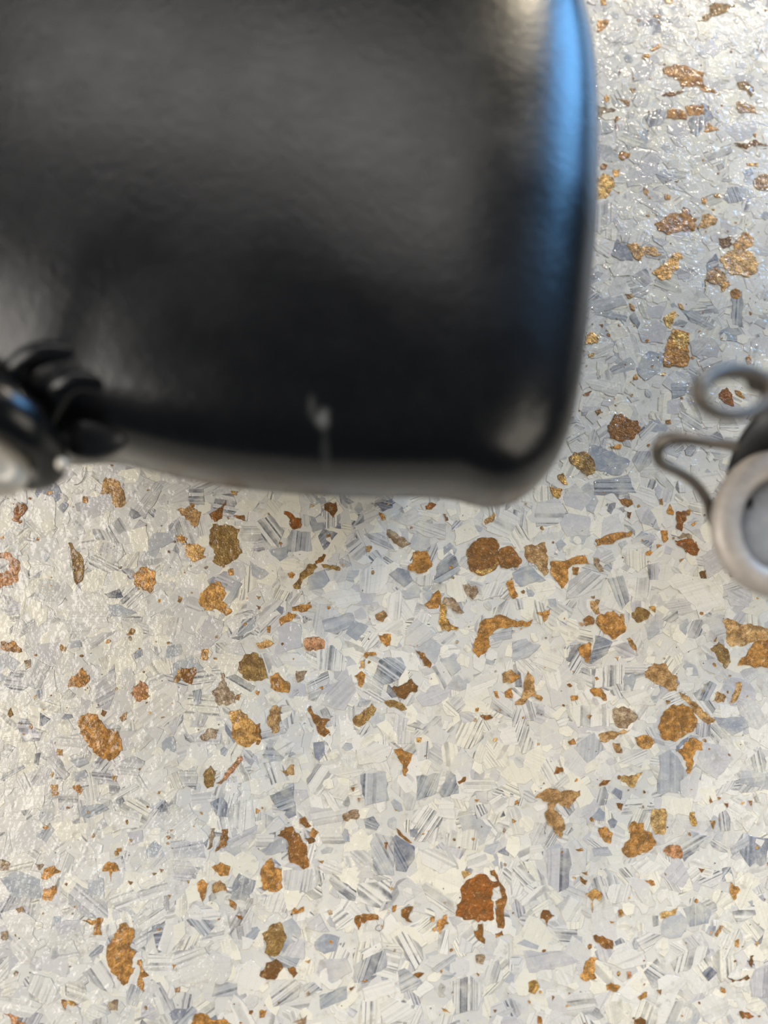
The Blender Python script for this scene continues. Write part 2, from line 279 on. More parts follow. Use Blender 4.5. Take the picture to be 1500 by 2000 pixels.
# ------------------------------------------------------------------ the flakes of the floor, measured in the photograph
# crop letter -> (x0, y0, pixels of the crop per pixel of the photograph)
CROPS = {'A': (0, 920, 3), 'B': (500, 920, 3), 'C': (1000, 920, 3), 'D': (0, 1400, 3), 'E': (500, 1400, 3),
         'F': (1000, 1400, 3), 'G': (1080, 0, 3.5714), 'H': (1080, 450, 3.5714), 'I': (850, 700, 3.75), 'X': (0, 0, 1)}
AMBER = """
At 620,35 705,65 740,185 720,210 675,215 655,140 585,135
Ar 105,180 155,200 160,225 125,265 110,300 70,285 85,220
As 0,480 50,475 105,520 120,580 100,655 20,670 0,690 -10,600 60,580 55,530 0,510
Av 400,420 420,420 490,520 485,640 450,668 435,640 425,540
At 1035,230 1120,205 1180,240 1165,300 1140,335 1105,290
Ab 1325,170 1300,280 1260,300 1225,255 1270,230
Ab 1365,262 1430,258 1440,295 1395,280
Av 1245,310 1340,318 1405,340 1390,380 1400,430 1420,480 1380,520 1290,560 1245,530 1265,490 1230,440 1225,380
Ap 1075,430 1140,425 1200,450 1190,510 1140,535 1090,500
Ag 1035,385 1060,370 1100,395 1085,420 1040,415
Ao 835,560 910,585 915,660 880,720 785,665 785,605
Ao 1235,655 1290,650 1325,715 1300,760 1360,825 1325,850 1270,810 1200,815 1165,775 1170,720
Ag 1335,580 1365,570 1370,610 1340,610
Ac 5,1000 90,1000 130,1060 60,1055 0,1040
At 350,1015 390,1030 385,1060 355,1055
Ay 485,1150 530,1215 500,1260 400,1270 405,1225 450,1190
Ab 1060,1150 1150,1155 1150,1190 1125,1250 1090,1240 1060,1200
At 1045,1155 1060,1170 1055,1230 1020,1240
As 820,1225 850,1240 880,1320 855,1340 800,1350 765,1300
Ag 830,1300 875,1315 850,1340 825,1330
Ak 1310,1180 1330,1260 1375,1310 1380,1360 1285,1375 1235,1290 1280,1260
Ay 1385,1310 1415,1300 1400,1345 1380,1340
Xv 480,1277 500,1275 514,1290 520,1313 523,1324 510,1330 480,1327 467,1313 466,1293
Av 45,1430 65,1385 80,1430 60,1445
Ab 600,1395 625,1410 610,1440 590,1425
At 1045,730 1070,745 1055,775 1040,765
At 740,960 770,920 795,935 780,960
Ap 1180,1050 1220,1040 1210,1110 1175,1100
Xo 450,1388 470,1385 490,1405 505,1420 510,1445 480,1460 462,1452 452,1430
Xb 500,1415 508,1412 511,1440 505,1455 500,1454
Ag 1340,1410 1370,1405 1375,1440 1345,1440
Ak 140,1110 180,1100 185,1150 150,1165
At 700,1445 745,1410 740,1455 715,1470
At 1350,120 1395,118 1385,145 1360,140
At 275,120 305,115 310,135 280,140
Ay 485,150 510,150 515,190 485,185
Br 165,235 195,240 230,275 265,280 260,335 220,345 195,310 200,285 165,255
Bd 400,195 470,183 478,230 455,275 430,245 400,230
Br 990,205 1030,183 1058,195 1030,225 995,225
By 720,240 745,250 758,285 740,293
Bb 1095,250 1110,253 1128,290 1110,293
Bt 1335,295 1395,240 1405,260 1385,300 1345,315
Bv 215,670 300,550 345,540 360,560 320,610 270,640 260,690 225,690
Bb 345,530 395,485 410,490 395,530 350,550
Bv 380,545 450,550 495,570 490,585 420,565 395,570
By 185,600 210,590 230,605 215,630 190,620
Bt 410,375 435,365 440,385 415,393
Bt 635,440 680,440 665,475 650,475
By 920,475 1000,465 1020,500 1030,560 1000,590 965,600 890,580 890,555 920,530
Bb 1300,395 1400,395 1425,430 1415,480 1430,540 1380,590 1320,615 1260,590 1240,520 1235,460 1270,420
Bg 1260,560 1320,585 1380,560 1420,530 1425,550 1330,612 1265,590
Xb 975,1073 998,1066 1010,1080 1020,1095 1012,1108 995,1110 978,1109 972,1093
Bc 985,780 1070,695 1090,730 1070,800 1010,805
Bk 1100,740 1150,740 1220,830 1180,835 1130,800 1090,770
Bg 1075,770 1110,780 1110,860 1150,905 1185,915 1180,935 1090,935 1070,880
Bk 1210,665 1290,670 1305,710 1270,755 1230,720
Xy 940,1213 977,1200 1000,1210 1030,1215 1040,1210 1035,1222 1000,1222 967,1230 953,1247 957,1263 935,1285 922,1270 933,1240
Bg 1300,960 1370,940 1365,1020 1310,1085 1270,1050
Bs 280,985 370,970 405,1000 405,1040 350,1055 290,1050
By 715,960 790,955 785,1020 765,1030 735,1000
By 630,1085 645,1060 700,1060 710,1080 660,1080 645,1100
Bb 935,1050 985,1065 995,1090 1030,1130 1020,1155 985,1140 960,1080
By 575,1200 620,1170 640,1190 635,1240 615,1270
Bd 795,1270 860,1250 910,1215 950,1260 945,1290 900,1300 870,1340 820,1310
Bv 750,1350 790,1340 870,1375 885,1395 850,1405 770,1375
Bc 80,1200 130,1180 200,1250 190,1300 150,1295 85,1270
Bk 235,1170 300,1170 280,1220 245,1240
Xt 522,1400 533,1378 550,1380 548,1400 543,1430 532,1432 522,1408
Xb 600,1385 607,1378 612,1393 627,1403 645,1406 632,1418 644,1431 635,1439 625,1435 617,1415 606,1395
Bv 565,1455 680,1360 705,1390 690,1430 600,1500 580,1490
Bg 610,1495 640,1420 660,1425 640,1480
By 210,795 285,785 320,765 325,805 265,830 215,820
By 135,870 190,825 240,845 210,870 145,910
By 65,910 85,905 80,950 65,945
Bp 0,1005 75,990 110,1010 80,1030 20,1040
Bt 700,840 745,815 770,850 745,885 705,870
Bt 0,730 30,735 15,755
Bt 0,785 25,795 15,815
Bt 610,1115 635,1110 635,1155 615,1150
Bg 315,190 345,205 330,215
Bk 765,340 830,370 910,425 860,450 800,410 770,380
By 1390,1290 1415,1290 1425,1330 1410,1330
Xt 980,1316 1000,1308 1016,1320 1001,1333 983,1334
By 1455,1295 1500,1270 1500,1330 1460,1325
Bg 1285,1390 1305,1385 1300,1410 1285,1410
Bb 1310,1435 1380,1430 1340,1460
Xy 988,1140 1000,1128 1006,1150 1012,1165 1003,1170 995,1162
Cg 220,90 260,100 298,110 270,165 240,145
Cg 265,25 300,10 315,40 328,80 305,80 270,50
Iv 975,725 1020,685 1110,690 1170,770 1165,840 1115,865 1040,810 990,770
Ig 990,745 1020,700 1060,720 1050,760 1090,800 1050,800
Cb 620,160 700,165 708,195 680,215 640,190
Cb 675,240 700,240 690,280 675,270
Cy 490,400 540,380 700,350 705,370 690,385 560,430 495,440
Cr 960,240 1020,235 1020,270 995,355 965,340
Cy 905,245 925,190 950,240 945,260 920,255
Cy 1025,228 1045,225 1040,260 1025,260
Cy 870,350 910,345 915,400 890,420 875,390
Cr 950,405 1060,400 1100,460 1085,495 1045,490 975,440
Ck 965,390 1000,360 1050,375 1055,395
Cy 780,480 810,465 825,475 810,495 785,495
Cy 845,430 880,435 850,455
Cd 1095,595 1135,580 1140,630 1105,630
Ck 1270,590 1300,590 1300,620 1275,620
Ct 70,445 150,430 195,415 210,500 205,560 215,590 190,615 150,560 80,510
Cy 225,530 340,515 380,495 430,500 455,545 400,545 350,550 325,580 330,640 290,690 265,650 225,590
Cy 355,560 395,565 385,610 355,605
Ck 480,510 500,505 535,590 510,590 480,545
Ct 455,760 515,755 500,790 515,835 490,840 460,800
Cc 500,850 595,815 625,850 660,865 665,940 620,970 590,990 530,940 490,890
Cb 415,870 450,845 480,860 475,900 430,910
Ct 460,735 485,730 480,750
Cv 700,830 740,795 810,830 790,870 740,890 705,860
Co 800,795 835,790 840,830
Cb 0,870 80,890 30,915 0,910
Cy 140,830 225,805 220,840 190,885 175,850
Cc 385,1040 450,1000 465,1010 445,1125 400,1080
Ct 670,980 690,975 725,1020 730,1070 690,1020
Cp 1230,880 1260,860 1330,895 1400,895 1500,920 1500,990 1420,1000 1370,1020 1280,1030 1255,1000 1260,930
Cy 1400,1030 1420,1000 1530,960 1540,1155 1500,1155 1320,1140
Cv 1160,1040 1210,1000 1270,1060 1280,1120 1250,1160 1200,1090
Cy 1180,1000 1200,965 1195,1000
Ct 775,1175 830,1125 900,1125 930,1180 970,1210 965,1290 920,1290 830,1240 780,1210
Cc 455,1280 520,1270 550,1310 555,1345 480,1320
Cy 340,1320 385,1315 385,1340 345,1345
Ct 75,1220 95,1170 130,1230 140,1300 60,1370 15,1370 60,1310 70,1280
Cy 0,1185 45,1200 0,1240
Cg 130,1300 180,1330 170,1350 135,1325
Cp 975,1290 1010,1310 1110,1390 1150,1430 1190,1460 1150,1490 1100,1450 1050,1380 990,1330
Xc 1290,1400 1310,1378 1333,1374 1355,1387 1362,1410 1360,1420 1350,1430 1320,1448 1293,1443 1285,1423
Xk 1196,1385 1213,1380 1230,1384 1246,1400 1233,1412 1225,1423 1208,1422 1198,1405
Ct 1205,1290 1255,1320 1240,1355 1170,1350
Cp 1310,1240 1345,1235 1340,1290 1310,1350 1270,1360 1300,1300
Cg 900,1340 930,1350 905,1370
Cy 600,1090 625,1090 620,1115
Cy 860,165 880,160 885,200 868,195
Cy 980,520 1010,510 985,535
Ct 435,1430 470,1430 455,1455
Xc 152,1410 158,1397 172,1392 190,1395 200,1413 208,1423 230,1427 237,1443 240,1465 227,1478 213,1487 187,1472 170,1450 157,1433
Ds 1395,235 1420,230 1420,255 1330,360 1295,395 1265,390 1300,370 1340,300
Dv 1190,340 1235,285 1265,330 1250,410 1215,420 1195,385
Dt 300,395 340,395 330,465 305,465
Dy 425,405 465,395 485,430 470,460
Dy 245,930 260,890 320,868 330,890 360,905 310,930 270,955 240,945
Dk 205,860 260,865 230,900
Dy 260,1005 330,985 335,1010 300,1080 250,1070
Dy 610,870 640,845 685,860 705,900 660,905 650,965 640,905 600,905
Dc 1240,880 1290,850 1350,875 1340,930 1295,935 1260,905
Do 1155,975 1185,950 1220,975 1210,1020 1185,1085 1160,1020
Dt 1245,980 1290,955 1320,990 1340,1025 1290,1020 1250,1035
Dy 1340,1065 1390,1100 1380,1135 1345,1100
Dr 1380,1160 1415,1165 1420,1190 1395,1180
Dc 700,1215 740,1205 790,1250 790,1290 760,1340 800,1380 775,1420 780,1500 750,1560 725,1575 690,1540 635,1460 625,1360 670,1290
Dc 480,1190 555,1190 575,1175 605,1180 590,1230 595,1280 545,1275 560,1220
Dy 805,1425 830,1420 835,1470 875,1515 830,1530 850,1610 800,1570 820,1500
Dy 1010,1450 1035,1450 1015,1485
Dt 1025,1590 1060,1575 1050,1615 1025,1615
Dc 360,1655 390,1660 385,1720 365,1690
Do 390,1665 430,1665 460,1690 415,1690
Ds 20,1735 60,1735 150,1790 155,1830 80,1830 60,1760
Dc 1120,1800 1140,1740 1190,1735 1240,1775 1330,1775 1360,1800 1340,1860 1160,1850
Dk 635,1670 690,1655 690,1720 640,1720
Dy 685,770 710,765 710,790 685,795
Dt 755,715 785,715 770,735
Dk 1235,655 1260,650 1245,760 1215,780
Db 1300,660 1335,655 1330,750 1260,790 1290,740
Dp 655,345 690,345 680,380 660,370
Dy 915,1240 945,1235 935,1255
Dt 90,1125 130,1110 145,1140 110,1150
Dt 335,185 370,190 370,230 335,225
Dk 10,1260 50,1250 40,1310 5,1300
Dk 0,835 60,860 50,900 0,900
Dt 750,960 780,965 765,985
Dt 890,915 920,915 900,930
Dy 935,890 960,895 945,915
Dt 985,1040 1005,1045 990,1070
Dk 1170,120 1215,70 1280,75 1265,130 1190,140
Eb 125,695 170,645 215,640 225,665 260,700 300,760 310,840 310,880 280,895 240,865 200,855 185,790 190,740 150,700
Eb 255,595 285,582 325,640 290,650 255,625
Ey 330,650 370,675 345,710 315,700
Ed 285,710 340,710 350,730 310,745
Ec 30,890 60,845 90,825 105,880 150,890 150,930 145,975 155,1000 120,1025 40,1015 30,960
Ev 80,1225 140,1200 165,1260 180,1290 160,1350 130,1395 80,1405 50,1380 60,1340 35,1270 70,1250
Ed 20,1515 60,1440 120,1415 160,1470 110,1540 30,1525
Eb 185,1470 220,1460 245,1500 220,1530
Ey 205,1150 225,1115 245,1130 280,1110 280,1140 230,1155
Eb 585,1165 610,1160 715,1160 718,1190 615,1205 600,1250 575,1180
Eb 850,1130 890,1110 920,1110 900,1150 890,1180 915,1205 880,1195 850,1160
Ey 800,1105 825,1100 815,1140 800,1145
Eo 1060,1205 1115,1155 1115,1200 1080,1275 1060,1240
Eo 1030,1240 1055,1230 1045,1260
Eg 1020,1175 1045,1170 1045,1195 1020,1200
Er 1230,960 1290,925 1350,925 1380,960 1425,960 1425,985 1390,1000 1380,1050 1390,1110 1395,1185 1340,1200 1240,1190 1170,1165 1175,1100 1200,1080 1195,1010
Eb 1370,900 1395,895 1420,950 1460,1010 1465,1090 1450,1150 1450,1240 1415,1235 1405,1190 1410,1120 1400,1080 1440,1060 1430,1000
Eb 1300,1215 1325,1210 1330,1260 1340,1330 1280,1280 1275,1255 1300,1250
Eb 1400,1270 1440,1250 1450,1280 1405,1295
Ep 1205,905 1240,895 1260,920 1220,950
Ec 810,190 850,180 915,215 910,240 890,285 880,350 865,345 860,280 830,240
Et 135,310 180,310 200,280 225,280 225,340 180,335
Ey 375,75 400,45 435,95 400,120 375,105
Eo 940,120 970,120 965,150 940,145
Ek 505,580 560,545 600,545 605,590 520,610
Eb 555,415 575,410 570,440
Ey 595,475 610,475 605,505
Eb 820,650 850,680 890,715 915,740 870,720 830,680
Eb 750,735 775,735 765,780
Eb 1180,380 1230,350 1225,380 1190,395
Ep 360,840 400,840 390,860
Eo 0,535 25,550 0,570
Ey 20,1720 65,1715 50,1760 20,1765
Ek 215,1790 300,1745 290,1800
Ey 1085,1705 1110,1710 1140,1735 1100,1725
Ey 1390,1715 1410,1715 1400,1735
Eb 920,1510 960,1495 985,1500 950,1530
Eb 545,1590 575,1580 555,1605
Ey 610,1545 660,1545 640,1555
Et 285,1430 320,1420 310,1445
Ey 1280,485 1310,485 1290,500
Ek 1285,1395 1340,1395 1330,1450 1290,1440
Eb 1330,0 1390,0 1350,20
Fg 720,120 770,105 810,115 835,150 815,180 770,190 730,160
Ft 505,105 600,85 690,75 650,100 560,145 515,145
Ft 590,150 630,155 645,210 610,210
Fy 1010,150 1060,120 1115,150 1115,195 1080,190 1060,230 1060,280 1040,335 1020,320 1020,260 965,200 1000,185
Fy 325,145 360,125 375,160 340,165
Fp 640,350 700,340 765,320 750,345 735,365 720,410 695,415 665,385 635,375
Fb 260,290 295,295 300,320 245,335
Fb 510,395 535,370 578,370 560,390 510,408
Ft 130,475 220,415 285,440 400,430 400,460 330,540 270,500 240,540 300,600 310,640 285,710 250,680 200,600 190,560 220,500
Fb 610,505 650,510 640,550 620,535
Fo 505,650 545,640 590,680 575,745 545,735 515,700
Fp 820,545 900,540 905,610 890,690 840,690 815,640 810,600
Fc 640,770 690,715 685,640 700,615 770,620 770,660 820,680 845,750 800,785 720,820 680,825 650,800
Fs 885,790 900,760 985,755 1000,790 995,830 940,830
Fo 370,775 410,765 420,785 385,790
Fg 1040,560 1070,555 1080,640 1060,640 1040,600
Fb 1155,460 1175,500 1160,505
Fb 1240,505 1265,505 1260,535
Fb 1380,490 1405,490 1400,525
Fg 1280,965 1335,1010 1300,1075 1280,1040
Fc 775,955 830,960 840,985 815,990
Fo 425,1035 490,1005 530,1040 520,1075 480,1060 470,1150 470,1080
Fb 165,1180 180,1130 200,1130 250,1165 210,1190 205,1230 195,1190
Fy 620,1135 640,1125 655,1165 630,1165
Fp 865,1150 940,1130 980,1100 960,1150 900,1180 870,1180
Fb 475,1280 530,1280 590,1310 590,1360 550,1360 490,1320
Fo 400,1530 430,1430 460,1405 500,1410 480,1450 495,1530 440,1550
Fc 550,1570 580,1555 635,1580 610,1610 555,1600
Fs 670,1490 695,1490 700,1520 675,1535
Fg 95,1555 140,1540 160,1580 135,1625 95,1610
Fo 735,1640 790,1610 790,1640 750,1660
Ft 845,1600 875,1595 870,1630
Fy 1220,1580 1245,1590 1250,1620 1220,1610
Fr 1330,1725 1375,1730 1420,1755 1350,1770
Fd 715,1775 750,1755 785,1775 780,1810 710,1810
Fo 1305,1310 1330,1300 1325,1350 1305,1345
Fd 1395,1400 1415,1395 1405,1470 1385,1440
Fd 1255,1520 1300,1540 1380,1510 1395,1530 1290,1555
Fb 150,1750 170,1755 175,1795 150,1800
Fo 0,595 25,610 5,625
Fb 395,930 440,960 430,985 400,960
Ft 405,910 440,905 440,930
Fb 1090,885 1130,890 1110,915
Fy 570,1195 600,1200 580,1210
Fp 1155,605 1190,605 1180,660
Fb 235,1630 250,1640 235,1665
Ft 1420,1330 1445,1310 1435,1345
Ft 1215,1220 1240,1225 1200,1290 1185,1280
Gy 310,145 390,140 385,170 345,215 310,230 310,190
Gg 330,0 370,0 375,40 340,40
Gp 770,-10 835,-10 830,25 790,25
Gv 1010,150 1060,100 1100,95 1090,40 1130,20 1190,30 1280,40 1200,90 1140,110 1060,150
Go 675,345 740,300 755,315 735,340 690,360
Gp 615,395 660,370 680,395 650,425
Gc 765,480 860,450 940,465 1060,510 1040,545 1050,590 1150,650 1050,640 1010,600 890,605 870,560 770,515
Gb 755,670 800,650 890,640 915,600 920,640 850,670
Go 355,690 375,655 395,690 375,720
Gy 440,690 500,700 535,710 530,745 490,710
Gk 290,740 360,745 440,770 430,780 360,790 310,840 280,830
Gy 430,820 455,810 440,910
Gy 800,765 850,760 920,770 935,840 790,825
Gy 920,740 1050,735 1058,800 950,810 935,790
Gy 1085,855 1130,895 1160,910 1050,920
Gt 1280,710 1320,705 1410,755 1420,795 1290,785
Gv 1280,580 1340,570 1400,610 1405,650 1380,680 1350,630 1300,620
Gy 1390,940 1420,930 1415,965
Gd 1260,1000 1350,1010 1400,975 1500,1020 1420,1010 1350,1045 1310,1030
Gy 460,1060 540,1065 535,1095 480,1120 455,1100
Gy 330,1160 350,1140 380,1150 370,1180 340,1185
Gg 415,1185 470,1180 460,1230 425,1240
Gg 230,1270 290,1250 350,1210 420,1240 435,1290 400,1340 370,1390 300,1395 240,1390 270,1310
Go 630,1305 665,1330 660,1370 635,1350
Gy 775,1355 820,1365 815,1395 785,1395
Gg 1345,1140 1430,1140 1425,1165 1350,1155
Gt 1400,1250 1450,1220 1520,1200 1530,1340 1420,1320 1400,1290
Go 1035,1380 1075,1380 1065,1430 1035,1420
Gy 1120,1360 1170,1355 1165,1380 1130,1380
Gc 705,1570 780,1510 860,1485 905,1490 910,1440 960,1470 980,1530 1000,1570 990,1610 880,1620 800,1640 740,1610
Gp 1005,1590 1040,1500 1090,1490 1150,1530 1140,1560 1070,1595
Gt 845,1265 880,1260 870,1275
Gt 700,105 750,110 740,130 705,125
Gt 580,140 610,140 600,160
Gt 530,620 580,620 560,655
Hp 510,105 560,85 620,120 690,110 760,170 720,185 640,160 600,215 565,190 540,150
Hg 690,295 790,230 860,150 900,165 905,200 880,200 880,260 840,290 820,340 740,345
Ho 1265,80 1340,10 1400,55 1390,110 1340,140 1260,130
Hd 1155,55 1245,45 1240,110 1190,130 1160,100
Hp 1165,200 1220,140 1270,130 1380,150 1430,230 1420,290 1370,330 1290,310 1240,310 1200,270
Ht 1075,290 1140,250 1190,290 1210,340 1150,380 1070,350 1050,440
Ho 1155,380 1225,345 1230,390 1185,430
Hy 1235,430 1275,400 1310,430 1295,480 1260,480
Ht 500,445 550,440 560,465 530,480
Hc 530,510 560,520 570,565 540,550
Hg 765,620 800,590 850,560 880,595 840,630 820,690 790,670
Hp 870,510 890,510 915,555 885,550
Hy 770,950 765,900 790,800 830,690 955,715 945,800 950,910 940,945 880,955
Hg 830,720 900,710 950,740 940,800 880,830 840,790
Hg 220,740 270,705 320,735 310,790 225,795
Ho 245,865 290,855 285,880 250,885
Hy 560,1020 580,1000 595,1040 560,1045
Hy 1345,885 1375,870 1380,930 1355,940
Hb 375,1365 430,1280 490,1285 540,1320 590,1325 610,1390 570,1450 480,1475 400,1450
Hy 395,1510 450,1490 485,1500 470,1525
Hr 1155,1140 1210,1095 1240,1130 1265,1230 1200,1210 1155,1170
Hy 1265,1115 1300,1120 1340,1175 1280,1150
Ht 290,1260 325,1245 340,1270 310,1295
Hy 785,1330 820,1320 825,1350 790,1350
Hb 320,655 350,655 345,680
Hb 205,1150 240,1130 275,1120 250,1155
"""
